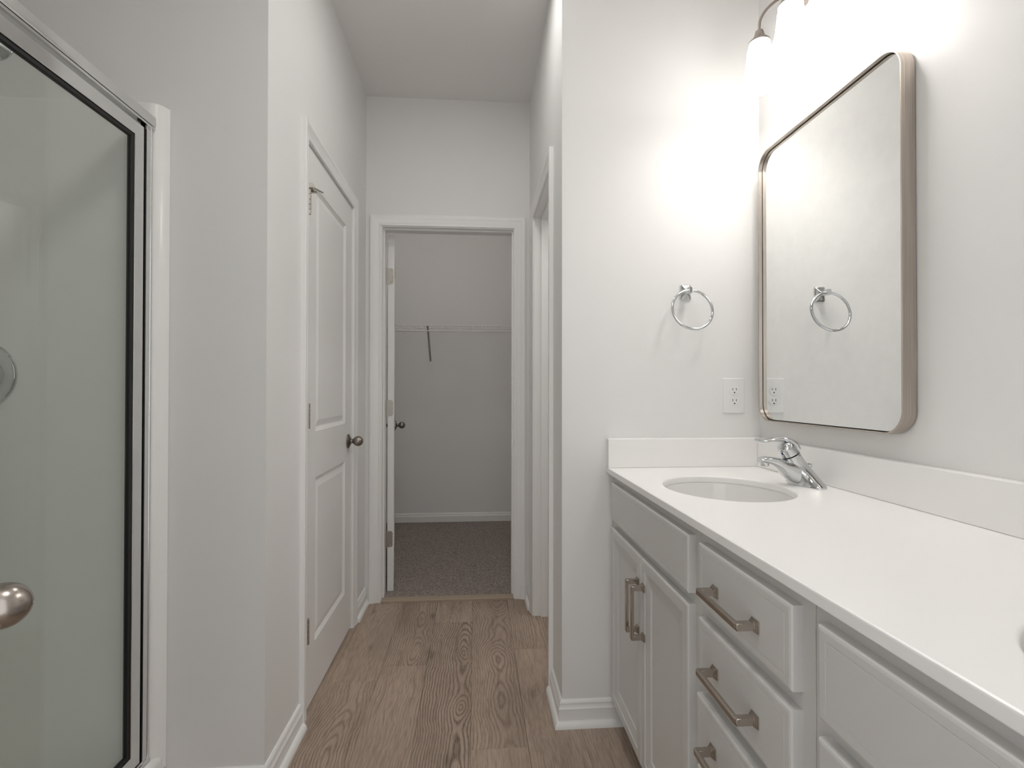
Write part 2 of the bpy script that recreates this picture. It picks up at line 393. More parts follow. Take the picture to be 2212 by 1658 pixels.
wall('wall_closet_left', [(-1.36, -1.25, YB + TH, 4.357, 0, CEIL)], 'closet wall behind the open closet door')
wall('wall_closet_right', [(0.75, 0.87, YB + TH, 4.357, 0, CEIL)], 'closet wall at the right end of the wire shelf')
wall('wall_side_room', [(1.9, 2.0, YE + TH, YB, 0, CEIL)], 'far wall of the room beyond the side doorway')

# casings, jambs and stops
CASE = [(0.0, 0.0), (0.0, 0.007), (0.003, 0.009), (0.010, 0.0095), (0.013, 0.008), (0.020, 0.0095), (0.034, 0.0125), (0.037, 0.0145), (0.042, 0.0165), (0.050, 0.0172), (0.057, 0.017), (0.059, 0.0155), (0.059, 0.0)]
def casing(bm, a0, a1, top, mapf, W=0.059):
    k = W / 0.059; P = [(w * k, t) for w, t in CASE]
    rings = []
    for st in range(4):
        rings.append([Vector(mapf(*((a0 - w, 0.0, t), (a0 - w, top + w, t), (a1 + w, top + w, t), (a1 + w, 0.0, t))[st])) for w, t in P])
    loft(bm, rings)
def jamb(bm, a0, a1, top, depth, mapf, th, stop):
    s0, s1, sp = stop
    for (u0, u1, z0, z1) in ((a0 - th, a0, 0, top + th), (a1, a1 + th, 0, top + th), (a0, a1, top, top + th)):
        loft(bm, [[Vector(mapf(u, z, d)) for u, z in ((u0, z0), (u1, z0), (u1, z1), (u0, z1))] for d in (0.0, -depth)])
    for (u0, u1, z0, z1) in ((a0, a0 + sp, 0, top), (a1 - sp, a1, 0, top), (a0 + sp, a1 - sp, top - sp, top)):
        loft(bm, [[Vector(mapf(u, z, d)) for u, z in ((u0, z0), (u1, z0), (u1, z1), (u0, z1))] for d in (-s0, -s1)])
mapL = lambda a, z, t: (XL + t, a, z)
mapB = lambda a, z, t: (a, YB - t, z)
mapR = lambda a, z, t: (HX - t, a, z)
bm = BM(); casing(bm, 1.804, 2.470, 2.032, mapL, 0.053); jamb(bm, 1.809, 2.465, 2.030, TH, mapL, 0.0028, (0.040, 0.072, 0.010))
struct('trim_1', bm, 'trim', 'white moulded casing around the closed two panel door', 'door frame', True)
bm = BM(); casing(bm, -0.511, 0.2145, 2.041, mapB); jamb(bm, -0.506, 0.2095, 2.036, TH, mapB, 0.0178, (0.030, 0.078, 0.0085))
struct('trim_2', bm, 'trim', 'white moulded casing around the open closet doorway', 'door frame', True)
bm = BM(); casing(bm, 1.967, 2.540, 2.030, mapR); jamb(bm, 1.972, 2.535, 2.025, TH, mapR, 0.017, (0.036, 0.070, 0.011))
struct('trim_3', bm, 'trim', 'white moulded casing of the side doorway on the right', 'door frame', True)

# baseboards with shoe moulding
BASE = [(0, 0), (0.0125, 0), (0.0125, 0.056), (0.0138, 0.0585), (0.0125, 0.061), (0.010, 0.064), (0.0082, 0.070), (0.0078, 0.073), (0.0095, 0.075), (0.0085, 0.080), (0.0055, 0.084), (0.003, 0.086), (0, 0.086)]
SHOE = [(0.0125, 0.0)] + [(0.0125 + 0.0155 * math.cos(PI / 2 * i / 6), 0.0195 * math.sin(PI / 2 * i / 6)) for i in range(7)]
def run(bm, pts, side, prof):
    P = [Vector((*p, 0)) for p in pts]; rings = []
    for i, p in enumerate(P):
        ns = []
        if i > 0: d = (P[i] - P[i - 1]).normalized(); ns.append(Vector((-d.y, d.x, 0)) * side)
        if i < len(P) - 1: d = (P[i + 1] - P[i]).normalized(); ns.append(Vector((-d.y, d.x, 0)) * side)
        n = ns[0] if len(ns) == 1 else (ns[0] + ns[1]) / (1 + ns[0].dot(ns[1]))
        rings.append([p + n * t + Vector((0, 0, z)) for t, z in prof])
    loft(bm, rings)
def baseboard(name, pts, side, label, shoe=True):
    bm = BM(); run(bm, pts, side, BASE); o = struct(name, bm, 'trim', label, 'baseboard', True)
    if shoe:
        bm = BM(); run(bm, pts, side, SHOE); obj('shoe_molding', bm, 'trim', o, True)
baseboard('baseboard_left', [(-0.855, YS), (XL, YS), (XL, 1.7505)], -1, 'white baseboard at the lower left beside the two panel door')
baseboard('baseboard_left_far', [(XL, 2.524), (XL, YB)], -1, 'short white baseboard between the two panel door and the closet doorway')
baseboard('baseboard_right_far', [(HX, YB), (HX, 2.600)], -1, 'sliver of white baseboard between closet and side doorways')
baseboard('baseboard_end', [(HX, 1.907), (HX, YE), (0.545, YE)], -1, 'white baseboard wrapping the wall corner below the towel ring')
baseboard('baseboard_closet', [(-1.25, 4.357), (0.75, 4.357)], -1, 'white baseboard along the closet wall above the carpet', False)

# ------------------------------------------------------------------ doors
PANEL = [(0, 0), (0.004, -0.0035), (0.0055, -0.0035), (0.013, -0.0085), (0.018, -0.0088), (0.040, -0.0028), (0.044, -0.0028)]
def knob(parent, pos, n, mat='nickel', rose_r=0.0335, ball=0.0238, reach=0.047, shape=None):
    """a round knob on a rose; pos on the door face, n its outward direction"""
    n = Vector(n).normalized(); bm = BM()
    lathe(bm, [(0.0118, 0.004), (0.0105, 0.010), (0.0098, 0.022), (0.0115, reach - ball + 0.001)] +
          [(ball * math.sin(a), reach - ball * math.cos(a) * (1.0)) for a in [0.45 + (PI - 0.451) * i / 14 for i in range(15)]], pos, n, 32)
    k = obj('door_knob', bm, mat, parent, True)
    bm = BM(); lathe(bm, [(rose_r, 0.0), (rose_r, 0.0035), (rose_r - 0.002, 0.006), (rose_r - 0.010, 0.0095), (0.018, 0.0125), (0.0135, 0.015), (0.011, 0.0155)], pos, n, 40)
    obj('rose', bm, mat, k, True); return k
def barrel(bm, x, y, z0, z1, r=0.0062):
    L = z1 - z0
    for i in range(5):
        a = z0 + L * i / 5; bb = z0 + L * (i + 1) / 5 - 0.0009
        lathe(bm, [(r - 0.0006, 0), (r, 0.0006), (r, bb - a - 0.0006), (r - 0.0006, bb - a)], (x, y, a), (0, 0, 1), 16)
d1 = thing('door_1', (XL, 1.812, 0), 'closed white two panel door on the left hall wall', 'door', kind='structure')
bm = BM(); panel_door(bm, 1.812, 2.462, 0.010, 2.0265, [(1.924, 2.352, 0.212, 0.820), (1.924, 2.352, 0.994, 1.907)], PANEL, 0.035, lambda u, v, d: (XL - 0.003 + d, u, v))
obj('door_slab', bm, 'door', d1)
for i, (z0, z1) in enumerate(((1.768, 1.858), (1.011, 1.101), (0.255, 0.345))):
    bm = BM(); barrel(bm, XL + 0.0075, 1.8105, z0, z1)
    box(bm, XL - 0.0028, XL + 0.0035, 1.8092, 1.8118, z0, z1)
    h = obj('hinge', bm, 'nickel', d1, True)
    if i == 0:
        bm = BM(); y0, x0, zt = 1.8105, XL + 0.0075, z1
        box(bm, x0 - 0.009, x0 + 0.010, y0 - 0.008, y0 + 0.024, zt + 0.001, zt + 0.005, 0.0008)
        box(bm, x0 - 0.004, x0 + 0.018, y0 + 0.018, y0 + 0.030, zt - 0.004, zt + 0.003, 0.001)
        cyl(bm, (x0 + 0.004, y0 + 0.012, zt + 0.013), (x0 + 0.030, y0 + 0.056, zt + 0.010), 0.0029, 14)
        cyl(bm, (x0 + 0.004, y0 + 0.012, zt + 0.013), (x0 + 0.009, y0 + 0.021, zt + 0.0125), 0.0052, 14)
        st = obj('door_stop', bm, 'nickel', d1, True)
        bm = BM(); box(bm, x0 - 0.002, x0 + 0.013, y0 - 0.007, y0 + 0.013, zt + 0.005, zt + 0.021, 0.002)
        obj('rubber_bumper', bm, 'rubber_white', st, True)
knob(d1, (XL - 0.003, 2.400, 0.907), (1, 0, 0), 'dark_nickel')

# closet door swung open into the closet
d2 = thing('door_2', (-0.500, 2.868, 0.012), 'white closet door seen edge on, swung open into the closet', 'door', kind='structure')
d2.rotation_euler = (0, 0, math.radians(8.6))
def part2(name, bm, mat, parent=None, smooth=True):
    bmesh.ops.recalc_face_normals(bm, faces=bm.faces[:])
    me = bpy.data.meshes.new(name); bm.to_mesh(me); bm.free()
    if smooth:
        me.polygons.foreach_set('use_smooth', [True] * len(me.polygons)); me.set_sharp_from_angle(angle=math.radians(38))
    o = bpy.data.objects.new(name, me); sc.collection.objects.link(o); me.materials.append(M[mat]); o.parent = parent or d2
    wpos[o.name] = Vector((0, 0, 0)); return o
bm = BM(); panel_door(bm, 0.004, 0.690, 0.0, 2.014, [(0.112, 0.580, 0.200, 0.81), (0.112, 0.580, 0.985, 1.895)], PANEL, 0.0352, lambda u, v, d: (0.0405 + d, u, v))
part2('door_slab', bm, 'door', smooth=False)
for z0, z1 in ((1.748, 1.838), (0.999, 1.089), (0.260, 0.350)):
    zc = (z0 + z1) / 2; bm = BM()
    pts = [(0.0, -0.045), (0.024, -0.045)] + [(0.024 + 0.0125 * math.sin(a), -0.0325 - 0.0125 * math.cos(a)) for a in (0.4, 0.8, 1.2, PI / 2)]
    pts += [(u, -v) for u, v in pts[::-1]]
    prism(bm, [(u - 0.002, v + zc - 0.012) for u, v in pts], lambda u, v, d: (u, d, v), 0.0024, 0.0042)
    h = part2('hinge', bm, 'hinge_nickel')
    bm = BM(); barrel(bm, -0.0085, -0.001, z0 - 0.012, z1 - 0.012)
    if z0 > 1.7: lathe(bm, [(0.003, 0), (0.0045, 0.004), (0.003, 0.009)], (-0.0085, -0.001, z1 - 0.012), (0, 0, 1), 12)
    part2('hinge_pin', bm, 'dark_nickel', h)
    bm = BM()
    for su, sv in ((0.022, 0.033), (0.030, 0.0), (0.021, -0.033)):
        lathe(bm, [(0.0038, 0), (0.003, 0.0006), (0.0012, 0.0002)], (su, 0.0024, zc - 0.012 + sv), (0, -1, 0), 12)
    part2('screw', bm, 'bar_nickel', h)
for n, x in (((1, 0, 0), 0.0405), ((-1, 0, 0), 0.0053)):
    nn = Vector(n); pos = (x, 0.622, 0.892)
    bm = BM(); lathe(bm, [(0.0118, 0.004), (0.0098, 0.018), (0.0115, 0.0245)] + [(0.0238 * math.sin(a), 0.047 - 0.0238 * math.cos(a)) for a in [0.45 + (PI - 0.451) * i / 14 for i in range(15)]], pos, nn, 28)
    k = part2('door_knob', bm, 'dark_nickel')
    bm = BM(); lathe(bm, [(0.0335, 0), (0.0335, 0.0035), (0.0315, 0.006), (0.018, 0.0125), (0.011, 0.0155)], pos, nn, 32); part2('rose', bm, 'dark_nickel', k)

# entry door standing open at the left edge of the picture; only its knob reaches into view
KC = Vector((-0.5265, 0.600, 0.908)); dn = Vector((0.917, 0.399, 0)).normalized(); dv = Vector((-dn.y, dn.x, 0))
kb = KC - dn * 0.049
d3 = thing('door_3', kb + dv * -0.56 - Vector((0, 0, kb.z)), 'open white entry door whose satin egg shaped knob juts in at the left edge', 'door', kind='structure')
bm = BM(); panel_door(bm, -0.56, 0.062, 0.010 - kb.z, 2.0265 - kb.z, [(-0.45, -0.048, 0.212 - kb.z, 0.820 - kb.z), (-0.45, -0.048, 0.994 - kb.z, 1.907 - kb.z)], PANEL, 0.035,
                 lambda u, v, d: tuple(kb + dv * u + dn * d + Vector((0, 0, v))))
obj('door_slab', bm, 'door', d3)
bm = BM(); R0 = 0.0250
lathe(bm, [(0.0118, 0.004), (0.0105, 0.010), (0.0100, 0.016), (0.0125, 0.024)] + [(R0 * math.sin(a), 0.049 - 0.026 * math.cos(a)) for a in [0.5 + (PI - 0.58) * i / 20 for i in range(21)]] + [(0.0018, 0.0738), (0.0014, 0.0705)], kb, dn, 48)
k = tag(obj('door_knob', bm, 'egg_nickel', d3, True), 'satin nickel egg shaped knob with a pinhole')
bm = BM(); lathe(bm, [(0.0335, 0), (0.0335, 0.0035), (0.0315, 0.006), (0.018, 0.0125), (0.011, 0.0155)], kb, dn, 40); obj('rose', bm, 'nickel', k, True)

# ------------------------------------------------------------------ shower
PY = 1.433; SD = -0.888
sh = thing('shower_stall', (-1.32, 0.7, 0), 'white acrylic shower stall with rounded panel edge behind the glass', 'shower')
def surround_profile():
    return [(-1.768, YS - 0.001), (-1.768, PY + 0.002), (-1.74, PY), (-0.912, PY), (-0.896, PY + 0.0005), (-0.884, PY + 0.003), (-0.875, PY + 0.009), (-0.8685, PY + 0.018), (-0.8635, PY + 0.030), (-0.8605, YS - 0.001)]
bm = BM(); pr_ = surround_profile()
loft(bm, [[Vector((x, y, z)) for x, y in pr_] for z in (0.10, 1.930)] + [[Vector((x, y + (0.004 if y < YS - 0.005 else 0), 1.938)) for x, y in pr_]])
obj('end_panel', bm, 'acrylic', sh, True)
bm = BM(); box(bm, -1.769, -1.735, -0.028, PY + 0.01, 0.08, 1.938, 0.006, 3); obj('back_panel', bm, 'acrylic', sh, True)
bm = BM(); box(bm, -1.769, -0.90, -0.028, PY, 0.0, 0.07); box(bm, -0.985, -0.863, -0.028, YS - 0.002, 0.0, 0.142, 0.018, 4); obj('shower_base', bm, 'acrylic', sh, True)

dr = thing('shower_door', (SD, 0.7, 0.142), 'bright aluminium framed glass shower door and fixed pane', 'shower door')
bm = BM()
hp = [(-0.012, 1.858), (-0.012, 1.889), (-0.008, 1.8965), (0.004, 1.8975), (0.0115, 1.893), (0.0125, 1.873), (0.0105, 1.8665), (0.0035, 1.8655), (0.0035, 1.8645), (0.0105, 1.8640), (0.0105, 1.858)]
loft(bm, [[Vector((SD + x, y, z)) for x, z in hp] for y in (-0.02, PY + 0.001)]); obj('header', bm, 'aluminium', dr, True)
bm = BM(); box(bm, SD - 0.011, SD + 0.004, 1.4055, PY + 0.0005, 0.15, 1.8652, 0.0015); box(bm, SD - 0.011, SD + 0.006, 1.4055, 1.4085, 0.15, 1.862); box(bm, SD + 0.002, SD + 0.006, 1.427, PY, 0.15, 1.864, 0.001)
obj('wall_jamb', bm, 'aluminium', dr, True)
bm = BM()
bp = [(-0.016, 0.1415), (-0.016, 0.149), (-0.010, 0.1565), (0.002, 0.1565), (0.004, 0.152), (0.009, 0.1505), (0.010, 0.1415)]
loft(bm, [[Vector((SD + x, y, z)) for x, z in bp] for y in (-0.02, PY)]); obj('bottom_track', bm, 'aluminium', dr, True)
bm = BM(); box(bm, SD - 0.012, SD + 0.001, 1.394, 1.4055, 0.155, 1.851); obj('pivot_seal', bm, 'black', dr)
def rect_frame(bm, y0, y1, z0, z1, w, x0, x1):
    o = [(y0, z0), (y1, z0), (y1, z1), (y0, z1)]; i = [(y0 + w, z0 + w), (y1 - w, z0 + w), (y1 - w, z1 - w), (y0 + w, z1 - w)]
    R = [[Vector((x, y, z)) for y, z in q] for q, x in ((o, x0), (o, x1 - 0.001), ([(a + (0.001 if a < (y0 + y1) / 2 else -0.001), b + (0.001 if b < (z0 + z1) / 2 else -0.001)) for a, b in o], x1), ([(a + (-0.001 if a < (y0 + y1) / 2 else 0.001), b + (-0.001 if b < (z0 + z1) / 2 else 0.001)) for a, b in i], x1), (i, x1 - 0.001), (i, x0))]
    R.append(R[0]); loft(bm, R, True, False, False); bmesh.ops.remove_doubles(bm, verts=bm.verts[:], dist=1e-6)
y0, y1, z0, z1 = 0.70, 1.394, 0.166, 1.8475
bm = BM(); rect_frame(bm, y0, y1, z0, z1, 0.0345, SD - 0.010, SD + 0.0065); df = obj('door_frame', bm, 'aluminium', dr)
bm = BM(); rect_frame(bm, y0 + 0.0343, y1 - 0.0343, z0 + 0.0343, z1 - 0.0343, 0.0105, SD - 0.007, SD + 0.003); obj('gasket', bm, 'black', df)
bm = BM(); box(bm, SD - 0.006, SD - 0.001, y0 + 0.036, y1 - 0.036, z0 + 0.036, z1 - 0.036); obj('door_pane', bm, 'glass', df)
bm = BM(); box(bm, SD - 0.012, SD + 0.004, 0.655, 0.694, 0.156, 1.858, 0.002); obj('strike_post', bm, 'aluminium', dr, True)
bm = BM(); box(bm, SD - 0.006, SD - 0.001, -0.015, 0.655, 0.156, 1.858); obj('fixed_pane', bm, 'glass', dr)

vx, vz = -1.312, 1.188
vl = thing('shower_valve', (vx, PY, vz), 'round chrome shower valve on the panel behind the glass', 'shower valve')
bm = BM(); lathe(bm, [(0.088, 0.0), (0.088, 0.004), (0.085, 0.008), (0.078, 0.0095), (0.070, 0.0085), (0.055, 0.013), (0.040, 0.017), (0.034, 0.018)], (vx, PY, vz), (0, -1, 0), 56); obj('escutcheon', bm, 'chrome', vl, True)
bm = BM(); lathe(bm, [(0.034, 0.0), (0.031, 0.020), (0.027, 0.040), (0.020, 0.047), (0.001, 0.048)], (vx, PY - 0.017, vz), (0, -1, 0), 36)
tube(bm, smooth_path([(vx, PY - 0.048, vz - 0.01), (vx - 0.006, PY - 0.055, vz - 0.045), (vx - 0.010, PY - 0.052, vz - 0.075)]), [0.011 - 0.0004 * i for i in range(13)], 12); obj('valve_handle', bm, 'chrome', vl, True)
ax, az = -1.316, 2.098
sa = thing('overhead_shower', (ax, YS, az), 'chrome shower arm with round wall flange high above the shower panel', 'shower head')
bm = BM(); lathe(bm, [(0.042, 0), (0.042, 0.003), (0.038, 0.007), (0.026, 0.015), (0.017, 0.024), (0.0115, 0.027)], (ax, YS, az), (0, -1, 0), 40); obj('flange', bm, 'chrome', sa, True)
bm = BM(); tube(bm, smooth_path([(ax, YS - 0.01, az), (ax, YS - 0.07, az + 0.004), (ax, YS - 0.12, az - 0.02), (ax, YS - 0.16, az - 0.06)]), 0.0105, 14); obj('arm', bm, 'chrome', sa, True)
bm = BM(); lathe(bm, [(0.013, 0), (0.016, 0.012), (0.020, 0.025), (0.042, 0.052), (0.046, 0.060), (0.044, 0.066), (0.001, 0.066)], (ax, YS - 0.155, az - 0.055), (0, -0.66, -0.75), 32); obj('spray_face', bm, 'chrome', sa, True)

# ------------------------------------------------------------------ vanity
CX0, CX1, FX, DX = 0.474, 1.0, 0.474, 0.455
ZT, ZC = 0.862, 0.881
FRONT = [(0, -0.019), (0, -0.0035), (0.0015, -0.001), (0.005, 0), (0.0155, 0), (0.0162, -0.0009), (0.0169, 0)]
CDOOR = [(0, -0.019), (0, -0.0035), (0.0015, -0.001), (0.005, 0), (0.028, 0), (0.030, -0.0022), (0.034, -0.0028), (0.056, -0.0062), (0.0575, -0.0062), (0.061, -0.0095)]
CDOOR_X = [(0, 0)]
def mapC(x): return lambda u, v, d: (x - d, u, v)
def pull(parent, y, z, length, vertical, x):
    """rectangular bar pull on two stepped square feet; part of the door or drawer it is screwed to"""
    bm = BM(); h = length / 2
    def B(a0, a1, b0, b1, d0, d1, bev=0.0008):
        if vertical: box(bm, x - d1, x - d0, y + b0, y + b1, z + a0, z + a1, bev, 1)
        else: box(bm, x - d1, x - d0, y + a0, y + a1, z + b0, z + b1, bev, 1)
    for s in (-1, 1):
        c = s * (h - 0.0065)
        for w, a, b in ((0.0105, 0.0, 0.0026), (0.0092, 0.0024, 0.0048), (0.0079, 0.0046, 0.0070)): B(c - w, c + w, -w, w, a, b, 0.0005)
        B(c - 0.0062, c + 0.0062, -0.0062, 0.0062, 0.0065, 0.0335)
    B(-h, h, -0.0065, 0.0065, 0.0285, 0.0365, 0.0018); B(-h + 0.004, h - 0.004, -0.0048, 0.0048, 0.0360, 0.0375, 0.0007)
    return obj('handle', bm, 'bar_nickel', parent, True)
def carcass(root, ya, yb):
    bm = BM()
    box(bm, FX + 0.019, CX1, yb - 0.016, yb, 0.10, ZT); box(bm, FX + 0.019, CX1, ya, ya + 0.016, 0.10, ZT)
    box(bm, FX + 0.019, CX1, ya + 0.016, yb - 0.016, 0.10, 0.116); box(bm, CX1 - 0.006, CX1, ya + 0.016, yb - 0.016, 0.116, ZT)
    obj('body', bm, 'cab_dark', root)
    bm = BM(); box(bm, 0.545, 0.557, ya, yb, 0.0, 0.10); box(bm, 0.557, CX1, ya, ya + 0.014, 0, 0.1); box(bm, 0.557, CX1, yb - 0.014, yb, 0, 0.1); obj('toe_kick', bm, 'cab_dark', root)
def sink_base(ya, yb, filler, label, handles=True):
    t = thing('sink_cabinet', (0.5, (ya + yb) / 2, 0), label, 'cabinet', 'vanity sink base cabinets')
    carcass(t, ya, yb)
    bm = BM(); box(bm, FX, FX + 0.019, ya + 0.0004, yb - 0.0004, 0.10, ZT, 0.0006, 1); obj('face_frame', bm, 'cabinet', t)
    if filler:
        bm = BM(); box(bm, FX, FX + 0.019, yb + 0.0022, filler, 0.10, ZT); box(bm, FX + 0.006, CX1, yb, yb + 0.003, 0.1, ZT); obj('filler_strip', bm, 'cabinet', t)
    a, b = ya + 0.027, yb - 0.028; m = (a + b) / 2
    bm = BM(); ring_slab(bm, a, b, 0.7135, 0.838, FRONT, mapC(DX)); obj('false_drawer_front', bm, 'cabinet', t)
    for u0, u1, s in ((m + 0.0012, b, 1), (a, m - 0.0012, -1)):
        bm = BM(); ring_slab(bm, u0, u1, 0.114, 0.6885, CDOOR, mapC(DX)); d = obj('door', bm, 'cabinet', t)
        pull(d, m + s * 0.0235, 0.5475, 0.146, True, DX)
    return t
sink_base(1.020, 1.685, 1.7105, 'white two door sink cabinet under the basin, against the towel ring wall')
sink_base(0.002, 0.667, None, 'white sink cabinet at the lower right corner of the picture beyond the drawers')
dc = thing('drawer_cabinet', (0.5, 0.84, 0), 'white cabinet of four stacked drawers in the middle of the vanity', 'cabinet')
carcass(dc, 0.668, 1.0195)
bm = BM(); box(bm, FX, FX + 0.019, 0.6684, 1.0192, 0.10, ZT, 0.0006, 1); obj('face_frame', bm, 'cabinet', dc)
for z0, z1, off in ((0.7135, 0.838, 0.0), (0.560, 0.687, 0.0008), (0.4145, 0.5345, 0.005), (0.114, 0.3890, 0.004)):
    bm = BM(); ring_slab(bm, 0.694, 0.995, z0, z1, [(i, d) if d > -0.019 else (i, -0.019 - off + 0.0) for i, d in FRONT], mapC(DX - off)); d = obj('drawer', bm, 'cabinet', dc)
    pull(d, 0.853, (z0 + z1) / 2 - 0.0085 if z1 - z0 < 0.2 else z1 - 0.075, 0.149, False, DX - off)

# countertop with oval cut-outs
SX, SA, SB = 0.692, 0.165, 0.1822
SY = (1.3392, 0.3600)
ct = thing('countertop', (0.73, 0.85, ZT), 'long white vanity countertop with oval basin openings and low splashes', 'countertop')
def build_top():
    bm = BM(); x0, x1, ya, yb = 0.4535, 1.0085, -0.012, 1.7095
    N = 72
    cells = []
    for cy in SY: cells.append((cy - 0.23, cy + 0.23, cy))
    ys = [ya] + sorted(v for c in cells for v in c[:2]) + [yb]
    fx = x0 + 0.004
    def quad(pts): bm.faces.new([bm.verts.new(p) for p in pts])
    for a, b in zip(ys, ys[1:]):
        cell = next((c for c in cells if abs(c[0] - a) < 1e-6), None)
        if cell is None:
            quad([(fx, a, ZC), (x1, a, ZC), (x1, b, ZC), (fx, b, ZC)])
        else:
            cy = cell[2]; outer = []
            angs = [2 * PI * i / N for i in range(N)]
            for t in angs:                                   # rays from the oval's centre to the cell's border
                dx, dy = SA * math.cos(t), SB * math.sin(t)
                k = min(((x1 - SX) / dx) if dx > 1e-9 else ((fx - SX) / dx) if dx < -1e-9 else 1e9, ((b - cy) / dy) if dy > 1e-9 else ((a - cy) / dy) if dy < -1e-9 else 1e9)
                outer.append([SX + dx * k, cy + dy * k])
            for X in (fx, x1):                               # snap the nearest ray to each corner
                for Y in (a, b):
                    i = min(range(N), key=lambda q: (outer[q][0] - X) ** 2 + (outer[q][1] - Y) ** 2); outer[i] = [X, Y]
            R = [[Vector((p[0], p[1], ZC)) for p in outer]]
            for s, z in ((0.006, ZC), (0.0035, ZC - 0.0006), (0.0012, ZC - 0.0025), (0.0, ZC - 0.006), (0.0, ZT)):
                R.append([Vector((SX + (SA + s) * math.cos(t), cy + (SB + s) * math.sin(t), z)) for t in angs])
            R.append([Vector((p[0], p[1], ZT)) for p in outer])
            loft(bm, R, True, False, False)
            continue
        quad([(fx, a, ZT), (x1, a, ZT), (x1, b, ZT), (fx, b, ZT)])
    e = [(fx, ZC), (x0 + 0.0012, ZC - 0.001), (x0, ZC - 0.0035), (x0, ZT + 0.0025), (x0 + 0.001, ZT + 0.0005), (fx, ZT)]
    for (p, q) in zip(e, e[1:]): quad([(p[0], ya, p[1]), (p[0], yb, p[1]), (q[0], yb, q[1]), (q[0], ya, q[1])])
    quad([(x1, ya, ZC), (x1, yb, ZC), (x1, yb, ZT), (x1, ya, ZT)])
    for Y in (ya, yb): quad([(fx, Y, ZC), (x1, Y, ZC), (x1, Y, ZT), (fx, Y, ZT)])
    bmesh.ops.remove_doubles(bm, verts=bm.verts[:], dist=2e-5)
    bmesh.ops.recalc_face_normals(bm, faces=bm.faces[:])
    for f in bm.faces:
        if abs(f.normal.z) > 0.95 and (f.normal.z > 0) != (f.calc_center_median().z > (ZC + ZT) / 2): f.normal_flip()
    return bm
obj('slab', build_top(), 'counter', ct, True, False)
bm = BM(); box(bm, 0.9850, 1.0085, -0.012, 1.6875, ZC, 0.9815, 0.003, 3); obj('backsplash', bm, 'counter', ct, True)
bm = BM(); box(bm, 0.4545, 1.0085, 1.6880, 1.7098, ZC, 0.9815, 0.003, 3); obj('side_splash', bm, 'counter', ct, True)
def basin(cy, label):
    t = thing('sink_basin', (SX, cy, 0.72), label, 'sink', 'oval undermount basins')
    prof = [(1.10, ZT - 0.0004), (1.012, ZT - 0.0004), (1.0, ZT - 0.003), (0.985, 0.845), (0.955, 0.815), (0.90, 0.782), (0.81, 0.755), (0.66, 0.738), (0.45, 0.729), (0.22, 0.725), (0.115, 0.723)]
    n = 72; R = [[Vector((SX + SA * s * math.cos(2 * PI * i / n), cy + SB * s * math.sin(2 * PI * i / n), z)) for i in range(n)] for s, z in prof]
    R += [[Vector((SX + (SA * s + 0.007) * math.cos(2 * PI * i / n), cy + (SB * s + 0.007) * math.sin(2 * PI * i / n), z - 0.008)) for i in range(n)] for s, z in prof[::-1]]
    R.append(R[0]); bm = BM(); loft(bm, R, True, False, False); bmesh.ops.remove_doubles(bm, verts=bm.verts[:], dist=1e-6); obj('bowl', bm, 'porcelain', t, True)
    bm = BM(); lathe(bm, [(0.026, 0.0), (0.026, 0.003), (0.022, 0.0045), (0.017, 0.003), (0.015, 0.007), (0.001, 0.008)], (SX, cy, 0.722), (0, 0, 1), 32); obj('drain', bm, 'chrome', t, True)
basin(SY[0], 'oval white basin sunk in the countertop beside the faucet')
basin(SY[1], 'oval white basin whose rim just shows at the right picture edge')

# faucet
fy = 1.357
fa = thing('faucet', (0.935, fy, ZC), 'chrome single lever faucet standing behind the oval basin', 'faucet')
def ell_ring(cx, cy, cz, a, b, tilt=0.0, n=36):
    return [Vector((cx + a * math.cos(t) * math.cos(tilt), cy + b * math.sin(t), cz + a * math.cos(t) * math.sin(tilt))) for t in [2 * PI * i / n for i in range(n)]]
bm = BM()
body = [(0.935, 0.8812, 0.034, 0.075, 0), (0.935, 0.8850, 0.034, 0.075, 0), (0.934, 0.8885, 0.0325, 0.0715, 2), (0.9315, 0.896, 0.031, 0.0605, 6), (0.9275, 0.905, 0.030, 0.0495, 10),
        (0.922, 0.915, 0.029, 0.0395, 15), (0.916, 0.925, 0.0275, 0.0320, 21), (0.908, 0.937, 0.0258, 0.0270, 27), (0.898, 0.953, 0.0247, 0.0247, 30), (0.8905, 0.9655, 0.0242, 0.0242, 30)]
loft(bm, [ell_ring(x, fy, z, a, b, math.radians(t)) for x, z, a, b, t in body]); obj('base', bm, 'chrome', fa, True)
bm = BM(); R = []
sp = [(0.925, 0.906, 0.026, 0.030), (0.897, 0.9175, 0.030, 0.0285), (0.882, 0.9235, 0.0275, 0.0262), (0.868, 0.9305, 0.0228, 0.0238), (0.854, 0.9408, 0.0168, 0.0212), (0.840, 0.9472, 0.0128, 0.0193), (0.826, 0.9515, 0.0105, 0.0182), (0.812, 0.9535, 0.0090, 0.0172), (0.803, 0.9528, 0.0075, 0.0150), (0.798, 0.9512, 0.0048, 0.0110)]
for x, z, h, w in sp:
    R.append([Vector((x, fy + w * math.copysign(abs(math.cos(t)) ** 0.75, math.cos(t)), z + h * math.copysign(abs(math.sin(t)) ** 0.75, math.sin(t)))) for t in [2 * PI * k / 28 for k in range(28)]])
loft(bm, R); so = obj('spout', bm, 'chrome', fa, True)
bm = BM(); lathe(bm, [(0.0115, 0.0), (0.0115, 0.010), (0.0105, 0.012), (0.009, 0.0115), (0.008, 0.008), (0.001, 0.008)], (0.8135, fy, 0.948), (0.05, 0, -1), 28); obj('aerator', bm, 'chrome', so, True)
bm = BM()
